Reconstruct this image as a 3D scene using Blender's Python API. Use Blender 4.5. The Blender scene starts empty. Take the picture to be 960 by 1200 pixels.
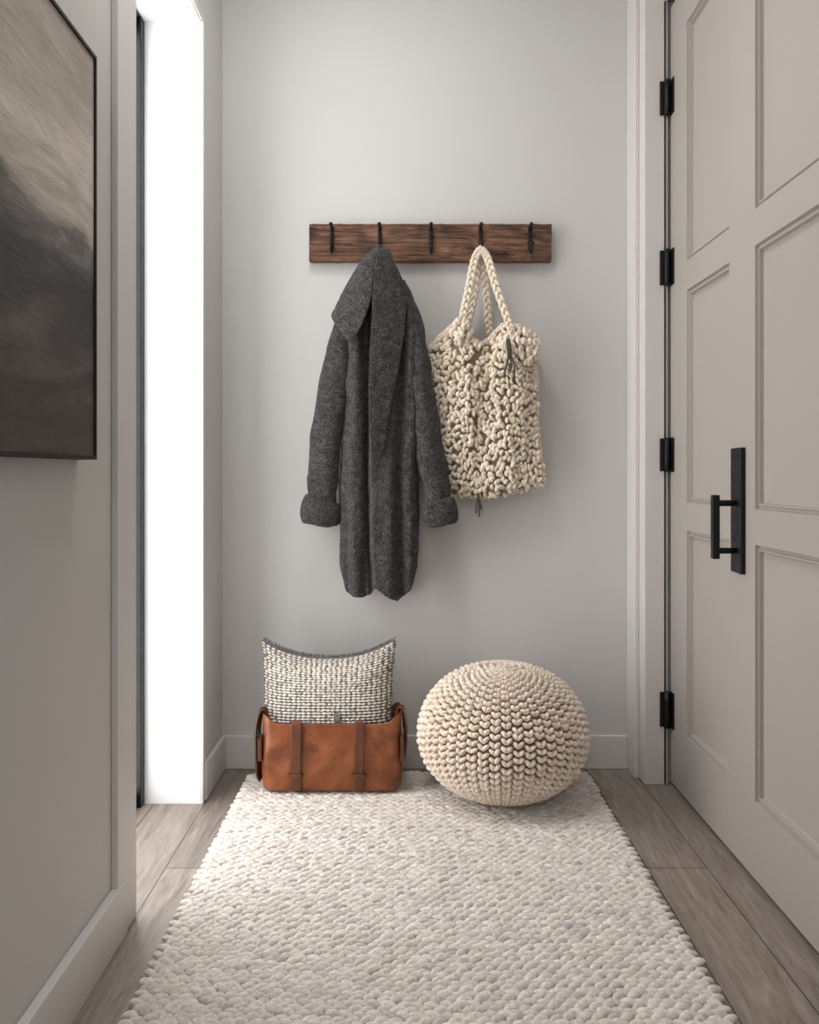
import bpy, bmesh, math, random
import numpy as np
from mathutils import Vector, Matrix
random.seed(3); rng=np.random.default_rng(3)
S=bpy.context.scene
H=0.95            # camera height (m)
F=1000.0          # focal length in px of a 1200 px tall frame
def X(px,d): return (px-476)*d/F
def Z(py,d): return H-(py-555)*d/F
YB=2.754          # back wall
XL=-0.593; XR=0.8075; CEIL=2.75

# ---------------------------------------------------------------- materials
def new_mat(name):
    m=bpy.data.materials.new(name); m.use_nodes=True
    nt=m.node_tree; b=nt.nodes['Principled BSDF']
    return m,nt,b
def N(nt,t,**k):
    n=nt.nodes.new(t)
    for a,v in k.items():
        if a in n.inputs.keys(): n.inputs[a].default_value=v
        else: setattr(n,a,v)
    return n
def ramp(nt,stops,fac):
    r=nt.nodes.new('ShaderNodeValToRGB'); cr=r.color_ramp
    while len(cr.elements)<len(stops): cr.elements.new(0.5)
    for e,(p,c) in zip(cr.elements,stops):
        e.position=p; e.color=(*c,1)
    nt.links.new(fac,r.inputs[0]); return r.outputs[0]
def coords(nt,scale=(1,1,1),rot=(0,0,0),kind='Object'):
    tc=nt.nodes.new('ShaderNodeTexCoord'); mp=nt.nodes.new('ShaderNodeMapping')
    mp.inputs['Scale'].default_value=scale; mp.inputs['Rotation'].default_value=rot
    nt.links.new(tc.outputs[kind],mp.inputs[0]); return mp.outputs[0]
def bump(nt,b,h,strength=.3,dist=.005):
    bn=N(nt,'ShaderNodeBump'); bn.inputs['Strength'].default_value=strength; bn.inputs['Distance'].default_value=dist
    nt.links.new(h,bn.inputs['Height']); nt.links.new(bn.outputs[0],b.inputs['Normal'])
def noise(nt,vec,scale,detail=4,rough=.5,dist=0):
    n=nt.nodes.new('ShaderNodeTexNoise'); n.inputs['Scale'].default_value=scale
    n.inputs['Detail'].default_value=detail; n.inputs['Roughness'].default_value=rough; n.inputs['Distortion'].default_value=dist
    nt.links.new(vec,n.inputs['Vector']); return n.outputs['Fac']
def mult(nt,a,b_):
    mx=nt.nodes.new('ShaderNodeMix'); mx.data_type='RGBA'; mx.blend_type='MULTIPLY'; mx.inputs[0].default_value=1
    nt.links.new(a,mx.inputs[6]); nt.links.new(b_,mx.inputs[7]); return mx.outputs[2]
def paint(name,c1,rough=.6,var=.03,bs=.08):
    m,nt,b=new_mat(name); v=coords(nt)
    n=noise(nt,v,2.0,3)
    c2=tuple(x*(1-var) for x in c1)
    nt.links.new(ramp(nt,[(.3,c2),(.7,c1)],n),b.inputs['Base Color'])
    b.inputs['Roughness'].default_value=rough
    bump(nt,b,noise(nt,v,180,3),bs,.002); return m
def fabric(name,cd,cl,scale=300,rough=.95,bs=.6,dist=.003,attr=None,sheen=.3,lo=.35,hi=.65):
    m,nt,b=new_mat(name); v=coords(nt)
    n=noise(nt,v,scale,5,.7)
    col=ramp(nt,[(lo,cd),(hi,cl)],n)
    if attr:
        a=nt.nodes.new('ShaderNodeAttribute'); a.attribute_name=attr
        col=mult(nt,col,a.outputs['Color'])
    nt.links.new(col,b.inputs['Base Color'])
    b.inputs['Roughness'].default_value=rough
    b.inputs['Sheen Weight'].default_value=sheen; b.inputs['Sheen Roughness'].default_value=.6
    b.inputs['Specular IOR Level'].default_value=.15
    bump(nt,b,n,bs,dist); return m

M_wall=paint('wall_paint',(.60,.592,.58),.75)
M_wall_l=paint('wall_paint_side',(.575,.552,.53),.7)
M_trim=paint('trim_paint',(.66,.635,.615),.5,.01,.03)
M_ceil=paint('ceiling_paint',(.75,.75,.74),.8)
M_door=paint('door_paint',(.415,.378,.348),.42,.02,.04)
M_white=paint('reveal_white',(.84,.85,.86),.5,.01,.02)
m,nt,b=new_mat('black_metal'); b.inputs['Base Color'].default_value=(.012,.012,.013,1); b.inputs['Metallic'].default_value=.5
v=coords(nt); nn=noise(nt,v,60,3); nt.links.new(ramp(nt,[(.3,(.35,)*3),(.7,(.5,)*3)],nn),b.inputs['Roughness']); M_black=m
m,nt,b=new_mat('dark_gap'); b.inputs['Base Color'].default_value=(.01,.01,.01,1); M_dark=m

# oak floor
m,nt,b=new_mat('oak_planks')
v=coords(nt,(1,1,1),(0,0,math.radians(90)))
br=nt.nodes.new('ShaderNodeTexBrick'); br.inputs['Scale'].default_value=1; br.inputs['Brick Width'].default_value=1.5; br.inputs['Row Height'].default_value=.145
br.inputs['Mortar Size'].default_value=.0018; br.inputs['Mortar Smooth'].default_value=.2; br.offset=.37
br.inputs['Color1'].default_value=(.2,.2,.2,1); br.inputs['Color2'].default_value=(.8,.8,.8,1); br.inputs['Mortar'].default_value=(0,0,0,1)
nt.links.new(v,br.inputs['Vector'])
v2=coords(nt,(9,1.0,1)); g=noise(nt,v2,3.0,8,.65,2.2)
v3=coords(nt,(60,2.5,1)); g2=noise(nt,v3,4,6,.7)
add=N(nt,'ShaderNodeMath',operation='MULTIPLY_ADD'); nt.links.new(g2,add.inputs[0]); add.inputs[1].default_value=.55; nt.links.new(g,add.inputs[2])
col=ramp(nt,[(.52,(.125,.098,.080)),(.70,(.23,.19,.162)),(.84,(.285,.24,.21)),(1.0,(.36,.31,.275))],add.outputs[0])
tone=ramp(nt,[(0,(.25,.22,.2)),(.05,(.25,.22,.2)),(.2,(.78,.77,.76)),(.8,(1.12,1.10,1.09))],br.outputs['Color'])
nt.links.new(mult(nt,col,tone),b.inputs['Base Color'])
b.inputs['Roughness'].default_value=.48
bump(nt,b,add.outputs[0],.15,.002); M_floor=m

# reclaimed rail wood
m,nt,b=new_mat('rustic_walnut')
v=coords(nt,(1.3,8,13)); g=noise(nt,v,2.6,10,.62,3.2)
v=coords(nt,(4,30,120)); g2=noise(nt,v,3,6,.7,.6)
v=coords(nt,(1,1,1.6)); g3=noise(nt,v,13,3,.5,.4)
add=N(nt,'ShaderNodeMath',operation='MULTIPLY_ADD'); nt.links.new(g2,add.inputs[0]); add.inputs[1].default_value=.45; nt.links.new(g,add.inputs[2])
col=ramp(nt,[(.50,(.014,.007,.005)),(.62,(.07,.032,.018)),(.72,(.15,.070,.038)),(.84,(.235,.12,.07)),(.96,(.36,.21,.135))],add.outputs[0])
nt.links.new(mult(nt,col,ramp(nt,[(.32,(.45,.43,.42)),(.5,(1.0,1.0,1.0)),(.7,(1.4,1.35,1.3))],g3)),b.inputs['Base Color'])
b.inputs['Roughness'].default_value=.6; bump(nt,b,add.outputs[0],.9,.010); M_rail=m

# leather
m,nt,b=new_mat('cognac_leather')
v=coords(nt); n1=noise(nt,v,9,6,.65,.6); n2=noise(nt,v,160,5,.6)
nt.links.new(ramp(nt,[(.3,(.085,.022,.008)),(.5,(.215,.060,.018)),(.72,(.34,.108,.036))],n1),b.inputs['Base Color'])
b.inputs['Roughness'].default_value=.36; bump(nt,b,n2,.3,.002); M_leather=m
m,nt,b=new_mat('dark_leather')
v=coords(nt); n1=noise(nt,v,20,5,.6)
nt.links.new(ramp(nt,[(.3,(.05,.015,.007)),(.7,(.14,.042,.016))],n1),b.inputs['Base Color']); b.inputs['Roughness'].default_value=.42
bump(nt,b,n1,.2,.002); M_leather_d=m

# heathered charcoal wool
m,nt,b=new_mat('charcoal_wool')
v=coords(nt); n1=noise(nt,v,280,6,.75); n2=noise(nt,v,60,4,.6)
ad=N(nt,'ShaderNodeMath',operation='MULTIPLY_ADD'); nt.links.new(n2,ad.inputs[0]); ad.inputs[1].default_value=.25; nt.links.new(n1,ad.inputs[2])
nt.links.new(ramp(nt,[(.50,(.018,.0175,.0175)),(.63,(.054,.052,.051)),(.76,(.155,.149,.145))],ad.outputs[0]),b.inputs['Base Color'])
b.inputs['Roughness'].default_value=1; b.inputs['Specular IOR Level'].default_value=.05; b.inputs['Sheen Weight'].default_value=.08
bump(nt,b,n1,.8,.0035); M_coat=m

M_knit=fabric('cream_knit',(.64,.535,.42),(.88,.79,.66),160,.95,.5,.002,'tone',.15)
M_knit_b=fabric('knit_base',(.14,.10,.065),(.26,.20,.14),120,.95,.4,.002)
M_pouf=fabric('pouf_yarn',(.76,.65,.54),(.95,.86,.76),160,.95,.5,.002,'tone',.15)
M_pouf_b=fabric('pouf_base',(.28,.155,.09),(.44,.29,.2),120,.95,.4,.002)
M_rug=fabric('rug_wool',(.66,.60,.55),(.92,.865,.815),130,1,.7,.003,'tone',.2)
M_rug_b=fabric('rug_base',(.30,.26,.23),(.44,.39,.35),200,1,.6,.003)
M_pil=fabric('pillow_yarn',(.60,.55,.48),(.86,.80,.72),220,1,.5,.002,'tone',.1)
M_pil_b=fabric('pillow_base',(.06,.056,.053),(.22,.205,.19),260,1,.6,.003)
M_fringe=fabric('grey_fringe',(.06,.06,.06),(.33,.32,.31),300,1,.5,.002)

# daylight frosted glass
m,nt,b=new_mat('frosted_daylight_glass')
b.inputs['Base Color'].default_value=(.9,.95,1,1); b.inputs['Roughness'].default_value=.5
b.inputs['Emission Color'].default_value=(1,.985,.97,1); b.inputs['Emission Strength'].default_value=4.5; M_glass=m

# painting canvas
m,nt,b=new_mat('abstract_canvas')
tc=nt.nodes.new('ShaderNodeTexCoord'); sp=nt.nodes.new('ShaderNodeSeparateXYZ'); nt.links.new(tc.outputs['Object'],sp.inputs[0])
mp=nt.nodes.new('ShaderNodeMapping'); mp.inputs['Rotation'].default_value=(math.radians(-18),0,0); mp.inputs['Scale'].default_value=(1,1.2,3.5)
nt.links.new(tc.outputs['Object'],mp.inputs[0])
na=noise(nt,mp.outputs[0],1.6,6,.5,.8)
mp2=nt.nodes.new('ShaderNodeMapping'); mp2.inputs['Rotation'].default_value=(math.radians(-14),0,0); mp2.inputs['Scale'].default_value=(1,3,14); nt.links.new(tc.outputs['Object'],mp2.inputs[0])
nb=noise(nt,mp2.outputs[0],1.8,7,.6,.5)
m1=N(nt,'ShaderNodeMath',operation='MULTIPLY_ADD'); nt.links.new(na,m1.inputs[0]); m1.inputs[1].default_value=.45; nt.links.new(sp.outputs['Z'],m1.inputs[2])
m2=N(nt,'ShaderNodeMath',operation='MULTIPLY_ADD'); nt.links.new(nb,m2.inputs[0]); m2.inputs[1].default_value=.08; nt.links.new(m1.outputs[0],m2.inputs[2])
mr=N(nt,'ShaderNodeMapRange'); mr.inputs['From Min'].default_value=1.22; mr.inputs['From Max'].default_value=2.1; nt.links.new(m2.outputs[0],mr.inputs['Value'])
colA=ramp(nt,[(.0,(.10,.07,.058)),(.12,(.06,.045,.04)),(.20,(.12,.095,.085)),(.29,(.042,.040,.043)),(.37,(.065,.064,.07)),(.43,(.18,.165,.15)),(.48,(.46,.405,.35)),(.58,(.66,.59,.51)),(.68,(.56,.49,.42)),(.8,(.44,.38,.33)),(.95,(.52,.47,.42))],mr.outputs[0])
nt.links.new(mult(nt,colA,ramp(nt,[(.35,(.84,.84,.84)),(.65,(1.10,1.10,1.10))],nb)),b.inputs['Base Color'])
b.inputs['Roughness'].default_value=.6; bump(nt,b,nb,.6,.006); M_art=m

# ---------------------------------------------------------------- mesh helpers
def mesh_obj(name,verts,faces,mat,smooth=False,parent=None,tone=None):
    me=bpy.data.meshes.new(name)
    me.from_pydata([tuple(v) for v in verts],[],faces); me.update()
    if smooth: me.polygons.foreach_set('use_smooth',[True]*len(me.polygons))
    mats=mat if isinstance(mat,list) else [mat]
    for mm in mats: me.materials.append(mm)
    o=bpy.data.objects.new(name,me); S.collection.objects.link(o)
    if parent: o.parent=parent
    return o
def empty(name,loc=(0,0,0)):
    e=bpy.data.objects.new(name,None); e.empty_display_size=.1; S.collection.objects.link(e); return e
def box(name,x0,x1,y0,y1,z0,z1,mat,bevel=.0,parent=None,seg=2):
    bm=bmesh.new(); bmesh.ops.create_cube(bm,size=1)
    for v in bm.verts:
        v.co=Vector(((x0+x1)/2+v.co.x*(x1-x0),(y0+y1)/2+v.co.y*(y1-y0),(z0+z1)/2+v.co.z*(z1-z0)))
    if bevel>0: bmesh.ops.bevel(bm,geom=bm.edges[:],offset=bevel,segments=seg,profile=.5,affect='EDGES')
    me=bpy.data.meshes.new(name); bm.to_mesh(me); bm.free(); me.materials.append(mat)
    o=bpy.data.objects.new(name,me); S.collection.objects.link(o)
    if parent: o.parent=parent
    return o
def catmull(P,n):
    P=np.array(P,float); m=len(P); t=np.linspace(0,m-1,n); out=np.zeros((n,P.shape[1]))
    for i,tt in enumerate(t):
        k=min(int(tt),m-2); f=tt-k
        p0=P[max(k-1,0)];p1=P[k];p2=P[k+1];p3=P[min(k+2,m-1)]
        out[i]=.5*((2*p1)+(-p0+p2)*f+(2*p0-5*p1+4*p2-p3)*f*f+(-p0+3*p1-3*p2+p3)*f**3)
    return out
def grid_faces(nu,nv,closed_u=False):
    fs=[]
    for j in range(nv-1):
        for i in range(nu-1 if not closed_u else nu):
            a=j*nu+i; b=j*nu+(i+1)%nu; fs.append((a,b,b+nu,a+nu))
    return fs
def tube(name,pts,mat,n=40,seg=28,parent=None,disp=None,cap=True,power=1.0):
    """pts rows: x,y,z, half-width in the XZ plane, half-depth along Y"""
    C=catmull(pts,n); V=[]
    T=np.gradient(C[:,:3],axis=0)
    for i in range(n):
        t=Vector(T[i]).normalized(); up=Vector((0,1,0))
        a=t.cross(up)
        if a.length<1e-4: a=Vector((1,0,0))
        a.normalize(); b_=a.cross(t).normalized()
        for k in range(seg):
            th=2*math.pi*k/seg; c,s=math.cos(th),math.sin(th)
            r=1.0
            if disp: r=1+disp(th,i/(n-1))
            V.append(Vector(C[i,:3])+a*(C[i,3]*c*r)+b_*(C[i,4]*s*r))
    fs=grid_faces(seg,n,True)
    if cap:
        fs.append(tuple(range(seg))[::-1]); fs.append(tuple(range((n-1)*seg,n*seg)))
    return mesh_obj(name,V,fs,mat,True,parent)
def rod(name,pts,r,mat,parent=None,n=None,seg=12):
    """round rod through pts with a parallel-transported frame"""
    C=catmull([list(p) for p in pts],n or max(len(pts)*8,10)); T=np.gradient(C,axis=0)
    rr=r if callable(r) else (lambda u:r)
    t=Vector(T[0]).normalized(); a=t.orthogonal().normalized(); V=[]
    m=len(C)
    for i in range(m):
        t=Vector(T[i]).normalized(); a=(a-t*a.dot(t)).normalized(); b_=t.cross(a)
        for k in range(seg):
            th=2*math.pi*k/seg; V.append(Vector(C[i])+(a*math.cos(th)+b_*math.sin(th))*rr(i/(m-1)))
    fs=grid_faces(seg,m,True)+[tuple(range(seg))[::-1],tuple(range((m-1)*seg,m*seg))]
    return mesh_obj(name,V,fs,mat,True,parent)
def sph_template(sub):
    bm=bmesh.new(); bmesh.ops.create_icosphere(bm,subdivisions=sub,radius=1)
    V=np.array([v.co[:] for v in bm.verts]); Fc=np.array([[v.index for v in f.verts] for f in bm.faces]); bm.free(); return V,Fc
T2=sph_template(2); T3=sph_template(3)
def blobs(name,pos,axes,tones,mat,parent=None,tmpl=T2,bend=0.0,bendy=0.0):
    """pos (M,3), axes (M,3,3) columns = scaled local axes; one merged mesh"""
    TV,TF=tmpl; TV=TV.copy()
    if bend: TV[:,2]=TV[:,2]-bend*TV[:,0]**2
    if bendy: TV[:,1]=TV[:,1]-bendy*TV[:,0]**2
    Mn=len(pos); pos=np.array(pos); axes=np.array(axes)
    V=np.einsum('mij,nj->mni',axes,TV)+pos[:,None,:]
    V=V.reshape(-1,3); n=len(TV)
    Fa=(TF[None]+(np.arange(Mn)*n)[:,None,None]).reshape(-1,3)
    me=bpy.data.meshes.new(name); me.vertices.add(len(V)); me.vertices.foreach_set('co',V.ravel())
    me.loops.add(Fa.size); me.loops.foreach_set('vertex_index',Fa.ravel().astype(np.int32))
    me.polygons.add(len(Fa)); me.polygons.foreach_set('loop_start',(np.arange(len(Fa))*3).astype(np.int32))
    me.update(calc_edges=True); me.validate()
    me.polygons.foreach_set('use_smooth',np.ones(len(Fa),bool))
    at=me.attributes.new('tone','FLOAT_COLOR','POINT')
    t=np.array(tones)
    if t.ndim==1: t=np.stack([t,t,t],1)
    c=np.ones((len(V),4)); c[:,:3]=np.repeat(t,n,axis=0)
    at.data.foreach_set('color',c.ravel())
    me.materials.append(mat)
    o=bpy.data.objects.new(name,me); S.collection.objects.link(o)
    if parent: o.parent=parent
    return o
def frame(t,nrm,ang,l,w,h):
    """local axes: x along t rotated by ang about normal"""
    nrm=nrm.normalized(); t=(t-nrm*t.dot(nrm)).normalized(); s=nrm.cross(t)
    a=t*math.cos(ang)+s*math.sin(ang); b_=nrm.cross(a)
    return [[a.x*l,b_.x*w,nrm.x*h],[a.y*l,b_.y*w,nrm.y*h],[a.z*l,b_.z*w,nrm.z*h]]
tx_wool=bpy.data.textures.new('wool_nap','CLOUDS'); tx_wool.noise_scale=.005; tx_wool.noise_depth=2
tx_fold=bpy.data.textures.new('wool_soft_folds','CLOUDS'); tx_fold.noise_scale=.07; tx_fold.noise_depth=1
tx_wood=bpy.data.textures.new('wood_wear','CLOUDS'); tx_wood.noise_scale=.012; tx_wood.noise_depth=3
def wool(o,lv=1,st=.0022,soft=.010):
    s=o.modifiers.new('sub','SUBSURF'); s.levels=lv; s.render_levels=lv
    if soft:
        d=o.modifiers.new('folds','DISPLACE'); d.texture=tx_fold; d.strength=soft; d.mid_level=.5; d.texture_coords='LOCAL'
    d=o.modifiers.new('nap','DISPLACE'); d.texture=tx_wool; d.strength=st; d.mid_level=.5; d.texture_coords='LOCAL'
    return o

# ---------------------------------------------------------------- room shell
YN=-1.2; O0=1.836; O1=2.468; OT=2.262   # opening in left wall
box('floor',-1.1,1.1,YN,YB+.1,-.05,0,M_floor)
box('ceiling',-1.1,1.1,YN,YB+.1,CEIL,CEIL+.06,M_ceil)
box('wall_back',-.85,.95,YB,YB+.1,0,CEIL,M_wall)
lw=empty('wall_left')
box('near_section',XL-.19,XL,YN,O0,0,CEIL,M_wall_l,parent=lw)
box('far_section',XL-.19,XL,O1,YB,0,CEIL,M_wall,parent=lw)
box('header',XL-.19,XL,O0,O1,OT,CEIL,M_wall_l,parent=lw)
lr=empty('trim_1')
box('reveal_far',XL-.160,XL+.004,O1-.012,O1+.0,0.0,OT,M_white,parent=lr)
box('reveal_top',XL-.160,XL+.004,O0+.012,O1-.012,OT-.012,OT,M_white,parent=lr)
box('reveal_near',XL-.160,XL+.000,O0,O0+.012,0.0,OT,M_white,parent=lr)
box('casing_far',XL,XL+.010,O1-.014,O1+.010,0,OT+.012,M_trim,.002,parent=lr)
box('casing_head',XL,XL+.010,O0,O1-.014,OT-.012,OT+.012,M_trim,.002,parent=lr)
box('trim_2',XL,XL+.014,1.715,O0-.004,0,CEIL,M_trim,.002)
w1=empty('window_1'); XW=XL-.19
box('frosted_glass',XW+.001,XW+.006,O0+.03,O1-.045,.04,OT-.05,M_glass,parent=w1)
box('frame_far',XW-.012,XW+.030,O1-.045,O1-.0,0,OT-.012,M_black,.002,parent=w1)
box('frame_near',XW-.012,XW+.030,O0+.0,O0+.035,0,OT-.012,M_black,.002,parent=w1)
box('frame_sill',XW-.012,XW+.018,O0+.035,O1-.045,0,.04,M_black,.002,parent=w1)
box('frame_head',XW-.012,XW+.018,O0+.035,O1-.045,OT-.05,OT-.012,M_black,.002,parent=w1)
def baseboard(name,x0,x1,y0,y1,h=.108):
    return box(name,x0,x1,y0,y1,0,h,M_trim,.003)
baseboard('baseboard_back',XL,.712,YB-.014,YB)
baseboard('baseboard_left',XL,XL+.014,O1+.010,YB-.014)
baseboard('baseboard_left_near',XL,XL+.018,YN,1.765,.115)

DY0=1.30; DY1=2.612; DT=2.37
rw=empty('wall_right')
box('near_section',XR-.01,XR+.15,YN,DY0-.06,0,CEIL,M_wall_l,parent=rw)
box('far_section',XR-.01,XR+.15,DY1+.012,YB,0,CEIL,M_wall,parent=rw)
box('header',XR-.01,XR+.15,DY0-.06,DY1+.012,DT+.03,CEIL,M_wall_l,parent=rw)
box('backing',XR+.06,XR+.15,DY0-.06,DY1+.012,0,DT+.03,M_dark,parent=rw)
t3=empty('trim_3')
box('casing_post',.727,XR-.012,2.603,YB,0,CEIL,M_trim,.003,parent=t3)
box('casing_bead',.712,.727,2.66,YB,0,CEIL,M_trim,.003,parent=t3)
box('casing_stop',XR-.022,XR-.008,2.603,2.618,0,CEIL,M_door,.002,parent=t3)
box('casing_near',XR-.022,XR-.010,DY0-.14,DY0-.06,0,DT+.1,M_trim,.003,parent=t3)
box('casing_head',XR-.022,XR-.010,DY0-.06,2.603,DT+.02,DT+.1,M_trim,.003,parent=t3)

door=empty('door_1')
ys=[DY1-.008,2.454,2.131,1.974,1.60,DY0-.05]; zs=[.012,.19,.785,.867,1.478,1.562,2.25,DT]
V=[];Fs=[]
def quad(pts):
    i=len(V); V.extend(pts); Fs.append((i,i+1,i+2,i+3))
for a in range(len(ys)-1):
    for c in range(len(zs)-1):
        ya,yb=ys[a],ys[a+1]; za,zb=zs[c],zs[c+1]
        if a in (1,3) and c in (1,3,5):
            prof=[(0,0),(.0025,.009),(.008,.009),(.010,.004),(.013,.004),(.0155,.014),(.020,.0155)]
            prev=None
            for ins,dp in prof:
                r=[(XR+dp,ya-ins,za+ins),(XR+dp,yb+ins,za+ins),(XR+dp,yb+ins,zb-ins),(XR+dp,ya-ins,zb-ins)]
                if prev:
                    for k in range(4): quad([prev[k],prev[(k+1)%4],r[(k+1)%4],r[k]])
                prev=r
            quad(prev)
        else: quad([(XR,ya,za),(XR,yb,za),(XR,yb,zb),(XR,ya,zb)])
ya,yb,za,zb=ys[0],ys[-1],zs[0],zs[-1]; xb=XR+.045
quad([(XR,ya,za),(xb,ya,za),(xb,ya,zb),(XR,ya,zb)]); quad([(XR,yb,za),(XR,yb,zb),(xb,yb,zb),(xb,yb,za)])
quad([(XR,ya,za),(XR,yb,za),(xb,yb,za),(xb,ya,za)]); quad([(XR,ya,zb),(xb,ya,zb),(xb,yb,zb),(XR,yb,zb)])
quad([(xb,ya,za),(xb,yb,za),(xb,yb,zb),(xb,ya,zb)])
mesh_obj('slab',V,Fs,M_door,False,door)
dh=2.60
for k,(y0,y1) in enumerate([(95,136),(293,335),(513,553),(810,852)]):
    za,zb=Z(y1,dh),Z(y0,dh)
    box('hinge_leaf_%d'%k,XR-.003,XR+.001,DY1-.045,DY1-.010,za,zb,M_black,.001,parent=door)
    rod('hinge_knuckle_%d'%k,[(XR-.014,DY1-.020,za),(XR-.014,DY1-.020,zb)],.009,M_black,door,4,16)
    box('hinge_plate_%d'%k,XR-.034,XR-.012,DY1-.016,DY1-.009,za+.002,zb-.002,M_black,.001,parent=door)
za,zb=Z(671,2.07),Z(525,2.07)
box('handle_plate',XR-.007,XR,2.030,2.105,za,zb,M_black,.0015,parent=door)
box('handle_plate_edge',XR-.012,XR-.006,2.028,2.048,za,zb,M_black,.0015,parent=door)
hz0,hz1=Z(655,2.07),Z(580,2.07)
box('handle_grip',XR-.066,XR-.048,2.062,2.080,hz0,hz1,M_black,.003,parent=door)
for k,zz in enumerate((hz0+.02,hz1-.02)):
    rod('handle_standoff_%d'%k,[(XR-.05,2.071,zz),(XR-.006,2.071,zz)],.0075,M_black,door,4,14)

# ---------------------------------------------------------------- painting
pt=empty('framed_painting'); PX=XL+.036
py1=-PX/.362; py0=.62; pz0=.975; pz1=Z(67,py1)
mesh_obj('canvas',[(PX-.004,py0,pz0),(PX-.004,py1-.004,pz0),(PX-.004,py1-.004,pz1),(PX-.004,py0,pz1)],[(0,1,2,3)],M_art,False,pt)
box('canvas_back',XL+.001,PX-.006,py0,py1,pz0,pz1,M_dark,parent=pt)
fw=.007
box('frame_right',XL+.001,PX,py1-fw,py1,pz0,pz1,M_black,.001,parent=pt)
box('frame_left',XL+.001,PX,py0,py0+fw,pz0,pz1,M_black,.001,parent=pt)
box('frame_top',XL+.001,PX,py0+fw,py1-fw,pz1-fw,pz1,M_black,.001,parent=pt)
box('frame_bottom',XL+.001,PX,py0+fw,py1-fw,pz0,pz0+fw,M_black,.001,parent=pt)

# ---------------------------------------------------------------- coat rack
rack=empty('coat_rack'); RF=2.722
x0,x1,z0,z1=X(362,RF),X(647,RF),Z(306,RF),Z(262,RF)
bm=bmesh.new(); bmesh.ops.create_cube(bm,size=1)
for v in bm.verts: v.co=Vector(((x0+x1)/2+v.co.x*(x1-x0),(RF+YB-.002)/2+v.co.y*(YB-.002-RF),(z0+z1)/2+v.co.z*(z1-z0)))
bmesh.ops.bevel(bm,geom=bm.edges[:],offset=.003,segments=2,profile=.5,affect='EDGES')
for _ in range(6):
    es=[e for e in bm.edges if abs(e.verts[0].co.x-e.verts[1].co.x)>.01]
    if es: bmesh.ops.subdivide_edges(bm,edges=es,cuts=1,use_grid_fill=True)
for _ in range(3):
    es=[e for e in bm.edges if abs(e.verts[0].co.z-e.verts[1].co.z)>.008]
    if es: bmesh.ops.subdivide_edges(bm,edges=es,cuts=1,use_grid_fill=True)
me=bpy.data.meshes.new('rail_board'); bm.to_mesh(me); bm.free(); me.materials.append(M_rail)
o=bpy.data.objects.new('rail_board',me); S.collection.objects.link(o); o.parent=rack
d=o.modifiers.new('wear','DISPLACE'); d.texture=tx_wood; d.strength=.004; d.mid_level=.6; d.texture_coords='LOCAL'
def hook(px,k,parent):
    x=X(px,RF); zt=Z(266,RF); zb=Z(298,RF)
    box('hook_plate_%d'%k,x-.006,x+.006,RF-.005,RF+.001,zb+.012,zt+.002,M_black,.0015,parent=parent)
    rod('hook_arm_%d'%k,[(x,RF-.004,zt-.012),(x,RF-.016,zt-.002),(x,RF-.030,zt+.002),(x,RF-.036,zt-.002)],.0035,M_black,parent,24)
    rod('hook_lower_%d'%k,[(x,RF-.004,zt-.02),(x-.001,RF-.008,zb+.02),(x,RF-.014,zb+.004),(x+.001,RF-.030,zb-.003),(x+.001,RF-.045,zb+.006),(x+.001,RF-.050,zb+.022)],.0038,M_black,parent,40)
    blobs('hook_knobs_%d'%k,[(x,RF-.037,zt-.001),(x+.001,RF-.050,zb+.024)],[np.eye(3)*.0062]*2,[1,1],M_black,parent,T3)
for k,px in enumerate((389,445,505,563,621)): hook(px,k,rack)

# ---------------------------------------------------------------- coat
coat=empty('wool_coat'); dc=2.650
def cx(px): return X(px,dc)
def cz(py): return Z(py,dc)
rowsb=[(292,438,453,.014),(300,433,459,.022),(318,424,467,.034),(345,412,479,.044),(375,404,489,.050),(405,401,494,.052),
       (450,401,495,.050),(500,400,494,.048),(560,399,492,.050),(620,398,492,.052),(665,398,491,.052),(700,402,487,.050)]
R=catmull(rowsb,230); nu=240; V=[]
def sm(a,b,x):
    t=min(max((x-a)/(b-a),0),1); return t*t*(3-2*t)
hem_x=[395,402,412,425,434,440,450,466,480,492]; hem_y=[680,692,697,697,694,686,694,702,690,650]
def gs(x,c,w): return math.exp(-((x-c)/w)**2)
for i in range(len(R)):
    py,xl,xr,hd=R[i]; v=i/(len(R)-1); c0=(xl+xr)/2; hw=(xr-xl)/2
    for k in range(nu):
        th=2*math.pi*k/nu; c,s=math.cos(th),math.sin(th)
        pc=math.copysign(abs(c)**.85,c); ps=math.copysign(abs(s)**.75,s)
        px=c0+hw*pc
        pyy=py
        if v>.6:
            hy=np.interp(px,hem_x,hem_y); pyy=py+(hy-700)*((v-.6)/.4)**1.2
        y=-hd*ps
        f=sm(.05,.4,v)
        wv=3*math.sin(v*5+1)
        rip=f*(.014*gs(px,417+wv,8)-.016*gs(px,427-wv,4)-.022*gs(px,472+wv*1.2,4.5)+.014*gs(px,484,7)+.012*gs(px,456-wv,9)-.012*gs(px,408,3.5)*sm(.5,.9,v)-.012*gs(px,463-wv,3)*sm(.55,.9,v))
        if s>0:
            op=437+2.0*math.sin(v*5.5)-3*sm(.1,.5,v)+5*sm(.6,1,v)
            y+=-rip*abs(s)**.4
            y+=-.020*sm(op-.8,op+1.6,px)*sm(.02,.12,v)*(1-.75*sm(op+2,op+34,px))*abs(s)**.3
            y+=.024*gs(px,op-2.2,2.4)*sm(.02,.15,v)
        else: y=min(y+rip*.4,.072)
        px2=px+(1.2*math.sin(v*14)+.8*math.sin(v*31+1))*abs(c)
        V.append((cx(px2),dc+.012+y,cz(pyy)))
fs=grid_faces(nu,len(R),True); fs.append(tuple(range(nu)))
n0=len(V)
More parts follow.
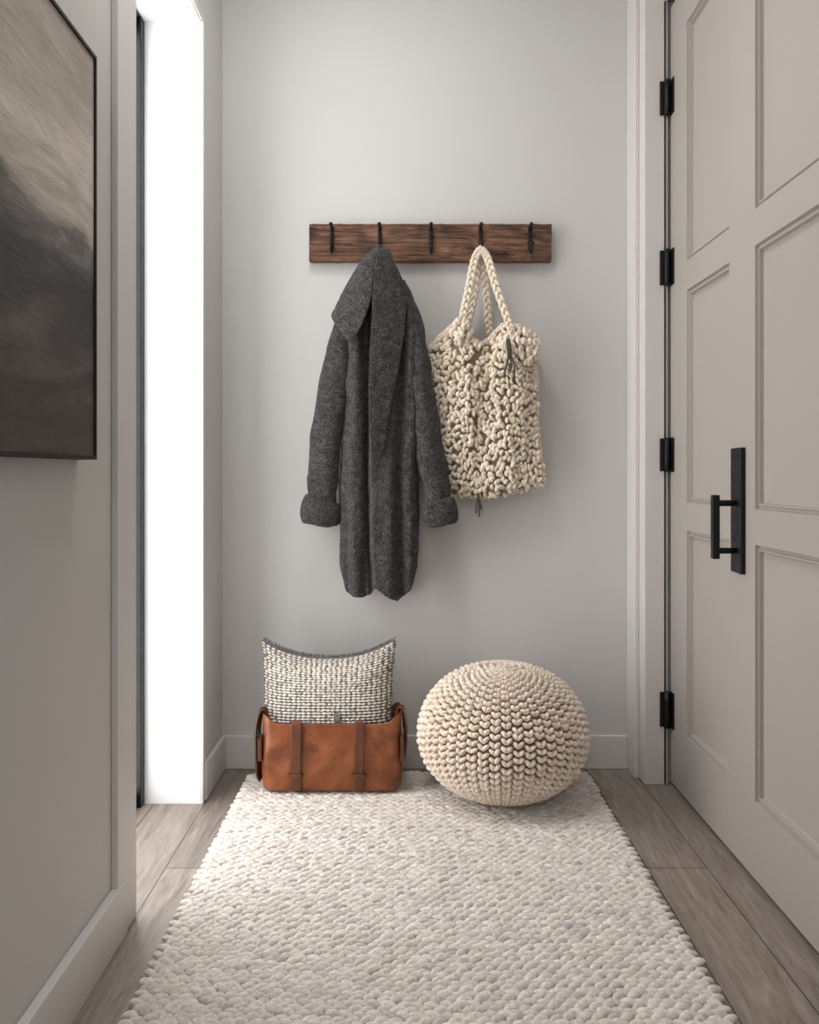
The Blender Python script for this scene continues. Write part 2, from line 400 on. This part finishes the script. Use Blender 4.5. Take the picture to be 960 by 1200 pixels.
last=V[-nu:]; cxm=np.mean([p[0] for p in last]); cym=np.mean([p[1] for p in last])
for ins,up in ((.97,-.004),(.90,-.003),(.85,.01),(.8,.08)):
    for p in last: V.append((cxm+(p[0]-cxm)*ins,cym+(p[1]-cym)*(ins-.03),p[2]+up))
for j in range(4):
    a0=n0-nu+j*nu
    for k in range(nu):
        a=a0+k; b_=a0+(k+1)%nu; fs.append((a,b_,b_+nu,a+nu))
wool(mesh_obj('body',V,fs,M_coat,True,coat),1,.0025,.010)
def pt_(px,py,hw,hd,dy=0): return (cx(px),dc+dy,cz(py),hw*dc/F,hd)
def sdisp(seed):
    return lambda th,u: .05*math.sin(3*th+7*u+seed)*math.sin(u*3)+.09*math.exp(-((u-.45)/.025)**2)*math.sin(th*2+seed)-.08*math.exp(-((u-.52)/.025)**2)*math.sin(th*2+seed)+.06*math.exp(-((u-.80)/.025)**2)-.05*math.exp(-((u-.87)/.02)**2)
wool(tube('sleeve_1',[pt_(424,338,10,.02,.01),pt_(412,368,16,.034,.012),pt_(402,402,17.5,.042,.012),pt_(394,440,18,.042,.008),pt_(386,490,18,.040,.004),pt_(380,540,18,.038,0),pt_(378,575,17,.035,0),pt_(377,596,15.5,.030,0)],M_coat,120,60,coat,sdisp(0)),1,.0025,.010)
wool(tube('sleeve_2',[pt_(466,330,9,.02,.01),pt_(475,355,12,.034,.012),pt_(482,385,15,.040,.008),pt_(488,420,15.5,.042,.0),pt_(495,470,16,.040,-.006),pt_(502,520,16.5,.036,-.012),pt_(510,565,16,.034,-.016),pt_(514,596,14,.029,-.018)],M_coat,120,60,coat,sdisp(2)),1,.0025,.010)
def cdisp(seed):
    return lambda th,u: .03*math.sin(3*th+seed+3*u)+.02*math.sin(7*th+2*seed)
wool(tube('cuff_1',[pt_(379.5,584,13,.028),pt_(379,585.5,19.5,.040),pt_(378,588.5,22.5,.047),pt_(376.5,594,24,.050),pt_(375.5,600,24.2,.051),pt_(374.5,607,23.5,.049),pt_(373.5,612.5,21,.044),pt_(373.2,615,16,.034),pt_(373,616,7,.016)],M_coat,60,80,coat,cdisp(0)),1,.004,.003)
wool(tube('cuff_2',[pt_(513,584,11,.026,-.018),pt_(513.3,585.5,17,.036,-.018),pt_(514,588.5,19.5,.043,-.018),pt_(515,594,21,.046,-.018),pt_(516,600,21.2,.047,-.018),pt_(517,607,20.5,.045,-.018),pt_(517.5,612.5,18,.040,-.018),pt_(517.8,615,14,.030,-.018),pt_(518,616,6,.014,-.018)],M_coat,60,80,coat,cdisp(3)),1,.004,.003)
def sheet(name,outer,inner,yo,yi,bulge,th,mat,parent,n=110,mseg=34):
    O=catmull([(*p,y) for p,y in zip(outer,yo)],n); I=catmull([(*p,y) for p,y in zip(inner,yi)],n); V=[]
    for j in range(n):
        for i in range(mseg):
            u=i/(mseg-1); p=O[j]*(1-u)+I[j]*u
            yy=p[2]-bulge*math.sin(math.pi*u)**.8*math.sin(math.pi*min(.9,.1+j/(n-1)))
            V.append((cx(p[0]),dc+yy,cz(p[1])))
    o=mesh_obj(name,V,grid_faces(mseg,n),mat,True,parent)
    sd=o.modifiers.new('s','SOLIDIFY'); sd.thickness=th; sd.offset=0
    return wool(o,1,.0026,.006)
sheet('collar_left',[(441,291),(430,302),(417,321),(405,343),(394,364),(390,373),(396,384),(411,402)],
      [(446,293),(442,308),(439,325),(437,345),(435,360),(431,374),(425,388),(414,403)],
      [.0,-.01,-.022,-.026,-.026,-.030,-.050,-.066],[-.014,-.040,-.060,-.070,-.076,-.078,-.077,-.071],.016,.012,M_coat,coat)
sheet('lapel_right',[(451,291),(459,305),(467,325),(474,350),(475,385),(468,430),(458,480),(448,540)],
      [(446,292),(443,305),(440,325),(438,350),(437,385),(435,430),(434,480),(436,540)],
      [.0,-.018,-.030,-.036,-.046,-.056,-.064,-.068],[-.014,-.045,-.066,-.074,-.080,-.082,-.082,-.078],.004,.008,M_coat,coat,150)
rod('hang_loop',[(cx(440),dc+.0,cz(296)),(cx(443),dc+.015,cz(287)),(cx(447),dc+.015,cz(287)),(cx(450),dc,cz(296))],.003,M_coat,coat)

# ---------------------------------------------------------------- chunky knit tote
tote=empty('knit_tote_bag'); dt=2.680
def tx(px): return X(px,dt)
def tz(py): return Z(py,dt)
Lx=catmull([(410,503),(440,504),(480,509),(530,515),(582,524)],60); Rx=catmull([(405,625),(430,628),(480,628),(530,632),(572,636)],60)
top_x=[500,505,515,530,540,550,562,575,588,600,612,624,632]; top_y=[422,409,397,384,381,400,407,398,384,387,395,402,416]
def tote_pt(th,v):
    c,s=math.cos(th),math.sin(th)
    pc=math.copysign(abs(c)**.7,c); ps=math.copysign(abs(s)**.8,s)
    xl=np.interp(v,np.linspace(0,1,60),Lx[:,1]); xr=np.interp(v,np.linspace(0,1,60),Rx[:,1])
    px=(xl+xr)/2+(xr-xl)/2*pc
    ty=np.interp(px,top_x,top_y); by=np.interp(px,[514,560,600,638],[582,583,578,567])
    py=ty+(by-ty)*v
    hd=.018+.030*math.sin(math.pi*min(.98,.10+.80*v))**.6
    if v>.93: hd*=math.sqrt(max(0.02,1-((v-.93)/.07)**2*.9))
    y=-hd*ps
    y-= (.012*math.sin(px/9.5+3*v)*(1-.4*v)+ .018*math.exp(-((px-585)/12)**2)*math.exp(-((v-.12)/.2)**2)-.014*math.exp(-((px-566+8*v)/5)**2)*(1-v))*max(s,0)
    return Vector((tx(px),dt+.012+y,tz(py)))
V=[]; nu=90; nv=50
for j in range(nv):
    for k in range(nu): V.append(tote_pt(2*math.pi*k/nu,j/(nv-1)))
fs=grid_faces(nu,nv,True); fs.append(tuple(range((nv-1)*nu,nv*nu)))
mesh_obj('lining',V,fs,M_knit_b,True,tote)
pos=[];ax=[];tn=[]
rowsn=26
def thetas(v,n):
    th=np.linspace(0,2*math.pi,400); P=np.array([tote_pt(t,v)[:] for t in th]); L=np.r_[0,np.cumsum(np.linalg.norm(np.diff(P,axis=0),axis=1))]
    return np.interp(np.linspace(0,L[-1],n,endpoint=False),L,th)
ncol=31
for r in range(rowsn):
    v=.005+.985*r/(rowsn-1); ths=thetas(v,ncol*2)
    for k,t in enumerate(ths):
        t=t+rng.normal(0,.02); vv=min(max(v+rng.normal(0,.009),0),1)
        p=tote_pt(t,vv); e=.02
        du=tote_pt(t+e,v)-tote_pt(t-e,v); dv=tote_pt(t,min(v+.02,1))-tote_pt(t,max(v-.02,0))
        n=du.cross(dv)
        if n.length<1e-9: continue
        n.normalize()
        if n.dot(p-Vector((tx(568),dt+.012,p.z)))<0: n=-n
        sgn=1 if k%2 else -1
        ang=math.radians(90+sgn*26)+rng.normal(0,.36)
        pos.append(tuple(p+n*(.003+.002*math.sin(k*1.3)+rng.normal(0,.001)))); ax.append(frame(Vector((1,0,0)) if abs(n.x)<.8 else Vector((0,1,0)),n,ang,.0124*rng.uniform(.75,1.25),.0066*rng.uniform(.8,1.2),.0088*rng.uniform(.8,1.35)))
        tn.append(rng.uniform(.84,1.08))
blobs('stitches',pos,ax,tn,M_knit,tote,T3,.25,.25)
pos=[];ax=[];tn=[]
for t in thetas(0,80):
    p=tote_pt(t,0); pos.append(tuple(p+Vector((0,0,.004)))); ax.append(frame(Vector((1,0,0)),Vector((0,-1,.5)),rng.uniform(.3,.9),.012,.008,.009)); tn.append(rng.uniform(.85,1.08))
for (gx,gy,n) in ((540,390,50),(605,408,110)):
    for q in range(n):
        a=rng.uniform(-1,1); b_=rng.uniform(-1,1)
        if a*a+b_*b_>1: continue
        sx=12 if gx==540 else 25; sy=15 if gx==540 else 24
        pos.append((tx(gx+sx*a),dt-.040-.022*(1-a*a)*(1-b_*b_)+rng.normal(0,.003),tz(gy+sy*b_)))
        ax.append(frame(Vector((1,0,0)),Vector((a*.6,-1,-b_*.4)),rng.uniform(.8,2.3),.012,.0070,.009)); tn.append(rng.uniform(.85,1.1))
blobs('rim_gathers',pos,ax,tn,M_knit,tote,T3,.25,.2)
M_knit_s=fabric('cream_knit_strap',(.64,.535,.42),(.88,.79,.66),160,.95,.5,.002)
def twisted(name,path,parent,r=.0058,turns=6,strands=3,sep=.0060):
    C=catmull(path,110); T=np.gradient(C,axis=0)
    for s in range(strands):
        pts=[]
        for i in range(110):
            t=Vector(T[i]).normalized(); a=t.cross(Vector((0,1,0))).normalized(); b_=t.cross(a)
            ph=2*math.pi*(s/strands+turns*i/109)
            pts.append(Vector(C[i])+a*math.sin(ph)*sep*1.35+b_*math.sin(2*ph)*sep*.8)
        rod('%s_%d'%(name,s),[tuple(p) for p in pts],r,M_knit_s,parent,110,10)
hy=RF-.03
twisted('handle_left_front',[(tx(566),hy-.012,tz(291)),(tx(557),hy-.018,tz(303)),(tx(549),dt-.03,tz(340)),(tx(541),dt-.04,tz(378)),(tx(539),dt-.042,tz(400))],tote)
twisted('handle_left_back',[(tx(563),hy+.004,tz(291)),(tx(561),hy+.004,tz(303)),(tx(557),dt+.02,tz(340)),(tx(549),dt+.03,tz(378)),(tx(543),dt+.03,tz(405))],tote)
twisted('handle_right_front',[(tx(562),hy-.012,tz(291)),(tx(571),hy-.018,tz(303)),(tx(581),dt-.03,tz(340)),(tx(594),dt-.045,tz(380)),(tx(599),dt-.05,tz(400))],tote)
twisted('handle_right_back',[(tx(564),hy+.004,tz(291)),(tx(567),hy+.004,tz(303)),(tx(571),dt+.02,tz(340)),(tx(574),dt+.03,tz(378)),(tx(577),dt+.03,tz(405))],tote)
M_tie=fabric('dark_tie_cord',(.03,.022,.018),(.10,.08,.065),200,.8,.4,.002)
tube('toggle_tab',[(tx(592),dt-.074,tz(402),.006,.003),(tx(593),dt-.078,tz(411),.008,.003),(tx(594),dt-.076,tz(420),.007,.003)],M_tie,14,20,tote)
for k,(dx,L) in enumerate(((-4,446),(2,438),(6,450))):
    rod('tie_%d'%k,[(tx(594),dt-.074,tz(418)),(tx(594+dx),dt-.068,tz(433)),(tx(592+dx),dt-.064,tz(L))],.003,M_tie,tote)
for k,(dx,L) in enumerate(((-3,601),(1,605),(4,597))):
    rod('hem_tie_%d'%k,[(tx(560),dt-.02,tz(578)),(tx(560+dx*.6),dt-.024,tz(590)),(tx(560+dx),dt-.022,tz(L))],.0028,M_tie,tote)

# ---------------------------------------------------------------- rug
rug=empty('chunky_wool_rug'); RX0,RX1,RY0,RY1=-.478,.556,.75,2.662
box('backing',RX0+.012,RX1-.012,RY0+.01,RY1-.01,.0005,.012,M_rug_b,.003,parent=rug)
pos=[];ax=[];tn=[]
pxs=.0250; pys=.0145; nc=int((RX1-RX0)/pxs); nr=int((RY1-RY0)/pys)
for j in range(nr+1):
    y=RY0+j*(RY1-RY0)/nr
    for i in range(nc+1):
        x=RX0+(i+(.5 if j%2 else 0))*(RX1-RX0)/(nc+.5)
        nz=Vector((rng.normal(0,.10),rng.normal(0,.10),1))
        s=rng.uniform(.90,1.15)
        tlt=.12*math.sin(x*6+y*4)
        pos.append((min(max(x+rng.normal(0,.0014),RX0-.004),RX1+.004),y+rng.normal(0,.0012)+.006*math.sin(x*9+y*3),.0120+rng.uniform(-.0015,.0015)))
        ax.append(frame(Vector((1,0,0)),nz,tlt+rng.normal(0,.14)+(.46 if j%2 else -.30),.0166*s,.0086*s,.0074*rng.uniform(.88,1.12)))
        g=rng.uniform(.86,1.05); w=rng.uniform(-.012,.022)
        if rng.random()<.07: g*=.86
        tn.append((g+w,g,g-w))
blobs('wool_loops',pos,ax,tn,M_rug,rug,T3,.18,.15)

# ---------------------------------------------------------------- pouf
pouf=empty('knitted_pouf'); PC=Vector((X(589,2.475),2.475,0)); PR=.238; PZ0=.026; PH=.362
def pouf_pt(lat,lon):
    c=math.cos(lat); s=math.sin(lat)
    r=PR*abs(c)**.84
    zz=PZ0+PH*.47+ (PH*.53 if s>0 else PH*.47)*s
    return Vector((PC.x+r*math.cos(lon),PC.y+r*math.sin(lon),zz))
V=[];nl=40;nm=80
for j in range(nl):
    lat=-math.pi/2+math.pi*j/(nl-1)
    for k in range(nm):
        p=pouf_pt(lat,2*math.pi*k/nm); V.append((PC.x+(p.x-PC.x)*.97,PC.y+(p.y-PC.y)*.97,PZ0+PH/2+(p.z-PZ0-PH/2)*.97))
mesh_obj('core',V,grid_faces(nm,nl,True),M_pouf_b,True,pouf)
pos=[];ax=[];tn=[]
ncols=48; nrw=34
LL=np.linspace(-math.pi/2+.02,math.pi/2-.03,600); PP=np.array([pouf_pt(l,0)[:] for l in LL]); LC=np.r_[0,np.cumsum(np.linalg.norm(np.diff(PP,axis=0),axis=1))]
for j in range(nrw):
    for k in range(ncols):
        off=.0 if k%2 else .5
        lat=float(np.interp((j+off*.9+rng.normal(0,.05))/(nrw-.5)*LC[-1],LC,LL))
        rad=(pouf_pt(lat,0)-Vector((PC.x,PC.y,0))).x
        wcol=2*math.pi*rad/ncols
        if wcol<.010 and k%2: continue
        if wcol<.005 and k%4: continue
        fac=1 if wcol>=.010 else (2 if wcol>=.005 else 4)
        wcol*=fac
        for sg in (-1,1):
            lon=2*math.pi*(k+.5)/ncols+sg*.19*wcol/max(rad,.004)
            p=pouf_pt(lat,lon); e=.01
            tl=(pouf_pt(lat,lon+e)-pouf_pt(lat,lon-e)).normalized(); tm=(pouf_pt(lat+e,lon)-pouf_pt(lat-e,lon)).normalized()
            n=tl.cross(tm).normalized()
            if n.dot(p-Vector((PC.x,PC.y,PZ0+PH*.5)))<0: n=-n
            ang=sg*math.radians(42)+rng.normal(0,.15)
            w=max(min(wcol*.40,.0118),.0055)
            q=p+n*.002; q.z=max(q.z,.036)
            pos.append(tuple(q)); ax.append(frame(tl,n,ang,w*rng.uniform(.92,1.1),.0063*rng.uniform(.9,1.12),.0098*rng.uniform(.85,1.15)))
            g=rng.uniform(.88,1.05); tn.append((g,g*rng.uniform(.975,1),g*rng.uniform(.94,1)))
blobs('stitches',pos,ax,tn,M_pouf,pouf,T3,.15)

# ---------------------------------------------------------------- leather bag with pillow
sat=empty('leather_bag'); BY0,BY1=2.475,2.645; BX0=X(305,BY0); BX1=X(471,BY0); BZ0=.025
def rrect(x0,x1,y0,y1,r,n=10):
    P=[]
    for cxx,cyy,a0 in ((x1-r,y0+r,-90),(x1-r,y1-r,0),(x0+r,y1-r,90),(x0+r,y0+r,180)):
        for i in range(n+1):
            a=math.radians(a0+90*i/n); P.append((cxx+r*math.cos(a),cyy+r*math.sin(a)))
    Q=[]
    for i in range(len(P)):
        a=P[i]; b_=P[(i+1)%len(P)]; L=math.dist(a,b_); m=max(1,int(L/.006))
        for k in range(m): Q.append((a[0]+(b_[0]-a[0])*k/m,a[1]+(b_[1]-a[1])*k/m))
    return Q
base=rrect(BX0,BX1,BY0,BY1,.03); nb_=len(base); bcx=(BX0+BX1)/2; bcy=(BY0+BY1)/2
lev=[(0,.90,.86),(0.002,.945,.93),(.012,.985,.985),(.03,.995,1.0),(.05,1.0,1.005),(.07,1.004,1.01),(.09,1.004,1.01),(.11,1.0,1.01),(.13,.995,1.0),(.15,.99,.99),(.165,.987,.98),(.18,.985,.965),(.198,.98,.955),(.202,.975,.95),(.200,.965,.935),(.17,.955,.92),(.10,.95,.92),(.03,.93,.90)]
V=[]
for (h,sx,sy) in lev:
    for (x,y) in base:
        xx=bcx+(x-bcx)*sx; yy=bcy+(y-bcy)*sy
        k_=math.sin(math.pi*min(h/.2,1))
        if y<bcy: yy+=k_*(.004*math.sin(x*30+h*26)+.0025*math.sin(x*70-h*45)-.006*math.exp(-((x-bcx+.02)/.07)**2))
        rim=0
        if h>.12:
            q=sm(.12,.2,h)
            rim=q*(.003*math.sin(x*26+1)-.006*math.exp(-((x-bcx)/.1)**2)+(.018*sm(.165,.2,abs(x-bcx))))
        V.append((xx,yy,BZ0+h+rim))
fs=grid_faces(nb_,len(lev),True); fs.append(tuple(range(nb_))[::-1]); fs.append(tuple(range((len(lev)-1)*nb_,len(lev)*nb_)))
mesh_obj('body',V,fs,M_leather,True,sat)
def band(name,pts,w,th,mat,parent,n=40,wdir=Vector((1,0,0))):
    C=catmull(pts,n); T=np.gradient(C,axis=0); V=[]
    for i in range(n):
        t=Vector(T[i]).normalized(); a=(wdir-t*wdir.dot(t)).normalized(); b_=t.cross(a)
        for (u,v) in ((-1,-.6),(-.9,-1),(.9,-1),(1,-.6),(1,.6),(.9,1),(-.9,1),(-1,.6)):
            V.append(Vector(C[i])+a*u*w/2+b_*v*th/2)
    fs=grid_faces(8,n,True)+[tuple(range(8))[::-1],tuple(range((n-1)*8,n*8))]
    return mesh_obj(name,V,fs,mat,False,parent)
for k,px in enumerate((347,421)):
    x=X(px,BY0)
    band('front_strap_%d'%k,[(x,BY0+.03,BZ0+.0),(x,BY0+.002,BZ0+.006),(x,BY0-.008,BZ0+.03),(x,BY0-.011,BZ0+.1),(x+.001,BY0-.006,BZ0+.17),(x+.001,BY0+.000,BZ0+.199),(x,BY0+.012,BZ0+.204),(x,BY0+.018,BZ0+.18)],.026 if k else .030,.005,M_leather_d,sat)
    band('strap_keeper_%d'%k,[(x-.019,BY0-.004,BZ0+.052),(x-.016,BY0-.015,BZ0+.052),(x+.016,BY0-.015,BZ0+.052),(x+.019,BY0-.004,BZ0+.052)],.011,.003,M_leather_d,sat,24,Vector((0,0,1)))
band('side_strap_left',[(BX0+.02,bcy-.02,BZ0+.205),(BX0-.002,bcy-.04,BZ0+.222),(BX0-.012,bcy-.055,BZ0+.18),(BX0-.011,bcy-.06,BZ0+.11),(BX0-.009,bcy-.055,BZ0+.05),(BX0-.003,bcy-.05,BZ0+.03)],.036,.006,M_leather_d,sat,50,Vector((.25,1,0)))
band('side_strap_left_inner',[(BX0+.01,bcy+.02,BZ0+.20),(BX0-.012,bcy+.0,BZ0+.215),(BX0-.018,bcy-.01,BZ0+.15),(BX0-.014,bcy-.015,BZ0+.08),(BX0-.004,bcy-.01,BZ0+.06)],.024,.005,M_leather,sat,50,Vector((.3,1,0)))
band('side_strap_right',[(BX1-.02,bcy-.02,BZ0+.205),(BX1-.002,bcy-.03,BZ0+.228),(BX1+.009,bcy-.045,BZ0+.19),(BX1+.008,bcy-.05,BZ0+.13),(BX1+.003,bcy-.05,BZ0+.09)],.036,.006,M_leather_d,sat,50,Vector((-.25,1,0)))
for k,xx in enumerate((BX0-.002,BX1+.002)):
    pts=[(xx+ (-.004 if k==0 else .004),bcy-.078+.014*math.cos(a),BZ0+.17+.014*math.sin(a)) for a in np.linspace(0,2*math.pi,16)]
    rod('d_ring_%d'%k,pts,.0028,M_black,sat,60,8)
    box('side_tab_%d'%k,xx-.006,xx+.006,bcy-.085,bcy-.065,BZ0+.09,BZ0+.165,M_leather_d,.002,parent=sat)

pil=empty('woven_pillow'); dp=2.562; PXc=X(384.5,dp); PW=.203; PZt=Z(750,dp); PZb=.055; Hh=(PZt-PZb)/2; PZc=(PZt+PZb)/2
def pil_pt(u,v,side=1):
    x=PXc+PW*u*(1-.075*(1-abs(v)**2)) - .003*u*v
    dip=.056 if v>0 else .03
    z=PZc+Hh*v-dip*math.copysign(abs(v)**2,v)*(1-abs(u)**2.2)
    t=.058*((1-u**4)*(1-v**4))**.55
    y=dp+side*t+ (.02*v)
    return Vector((x,y,z))
V=[];ng=50
for side in (-1,1):
    for j in range(ng):
        for i in range(ng): V.append(pil_pt(-1+2*i/(ng-1),-1+2*j/(ng-1),side*.96))
fs=grid_faces(ng,ng)+[tuple(ng*ng+q for q in f[::-1]) for f in grid_faces(ng,ng)]
mesh_obj('cover',V,fs,M_pil_b,True,pil)
pos=[];ax=[];tn=[]
for side in (-1,1):
    nrp=44; ncp=25
    for j in range(nrp):
        v=-.97+1.92*j/(nrp-1)
        for i in range(ncp+1):
            u=-.975+1.95*(i+rng.normal(0,.06)+(.12*math.sin(j*1.9)))/ncp
            if abs(u)>.985: continue
            p=pil_pt(u,v,side); e=.01
            du=pil_pt(min(u+e,1),v,side)-pil_pt(max(u-e,-1),v,side); dv=pil_pt(u,min(v+e,1),side)-pil_pt(u,max(v-e,-1),side)
            n=du.cross(dv); n.normalize()
            if n.y*side<0: n=-n
            pos.append(tuple(p)); ax.append(frame(du,n,rng.normal(0,.07),.0079*rng.uniform(.9,1.1),.0034*rng.uniform(.88,1.12),.0038))
            g=rng.uniform(.84,1.05); tn.append(g*.66 if rng.random()<.04 else g)
blobs('woven_loops',pos,ax,tn,M_pil,pil,T2,.1)
pos=[];ax=[];tn=[]
for q in range(620):
    if q<430: u=rng.uniform(-1,1); v=1
    else: u=rng.choice([-1,1]); v=rng.uniform(-.2,1)
    p=pil_pt(u*.995,v,0)
    dirv=Vector((rng.normal(0,.5)+(.6*u if abs(u)>.98 else 0),rng.normal(0,.7),1 if v==1 else rng.normal(0,.6))).normalized()
    pos.append(tuple(p+dirv*.002)); ax.append(frame(dirv,dirv.orthogonal(),0,rng.uniform(.004,.010),.0020,.0020)); tn.append(1)
blobs('fringe',pos,ax,tn,M_fringe,pil,T2)
for q in range(9):
    x=X(395+rng.uniform(-5,5),2.50); z0=Z(835,2.5)
    rod('tuft_%d'%q,[(x,dp-.062,z0),(x+rng.normal(0,.003),dp-.066,z0-.012),(x+rng.normal(0,.006),dp-.066,z0-.03)],.0016,M_fringe,pil,10,6)

# ---------------------------------------------------------------- lights
def area(name,loc,rot,sx,sy,e,col):
    l=bpy.data.lights.new(name,'AREA'); l.shape='RECTANGLE'; l.size=sx; l.size_y=sy; l.energy=e; l.color=col
    o=bpy.data.objects.new(name,l); o.location=loc; o.rotation_euler=rot; S.collection.objects.link(o); return o
area('room_daylight_lamp',(-.35,-1.1,1.85),(math.radians(86),0,math.radians(-6)),.8,1.3,8.5,(1,.99,.975))
area('added_top_fill',(-.25,1.75,CEIL-.03),(0,0,0),.4,.6,11.5,(1,.99,.97))  # unseen fill light added overhead for top-down shading on the pouf
w=bpy.data.worlds.new('world'); S.world=w; w.use_nodes=True
w.node_tree.nodes['Background'].inputs[0].default_value=(1,.99,.98,1); w.node_tree.nodes['Background'].inputs[1].default_value=.38
try:
    S.view_settings.view_transform='Standard'; S.view_settings.look='None'
except Exception as ex: print(ex)

cam=bpy.data.cameras.new('camera'); co=bpy.data.objects.new('camera',cam); S.collection.objects.link(co)
co.location=(0,0,H); co.rotation_euler=(math.radians(90),0,0)
cam.sensor_fit='VERTICAL'; cam.sensor_height=36; cam.sensor_width=36; cam.lens=30
cam.shift_x=4/1200; cam.shift_y=-45/1200; cam.clip_start=.02
S.camera=co
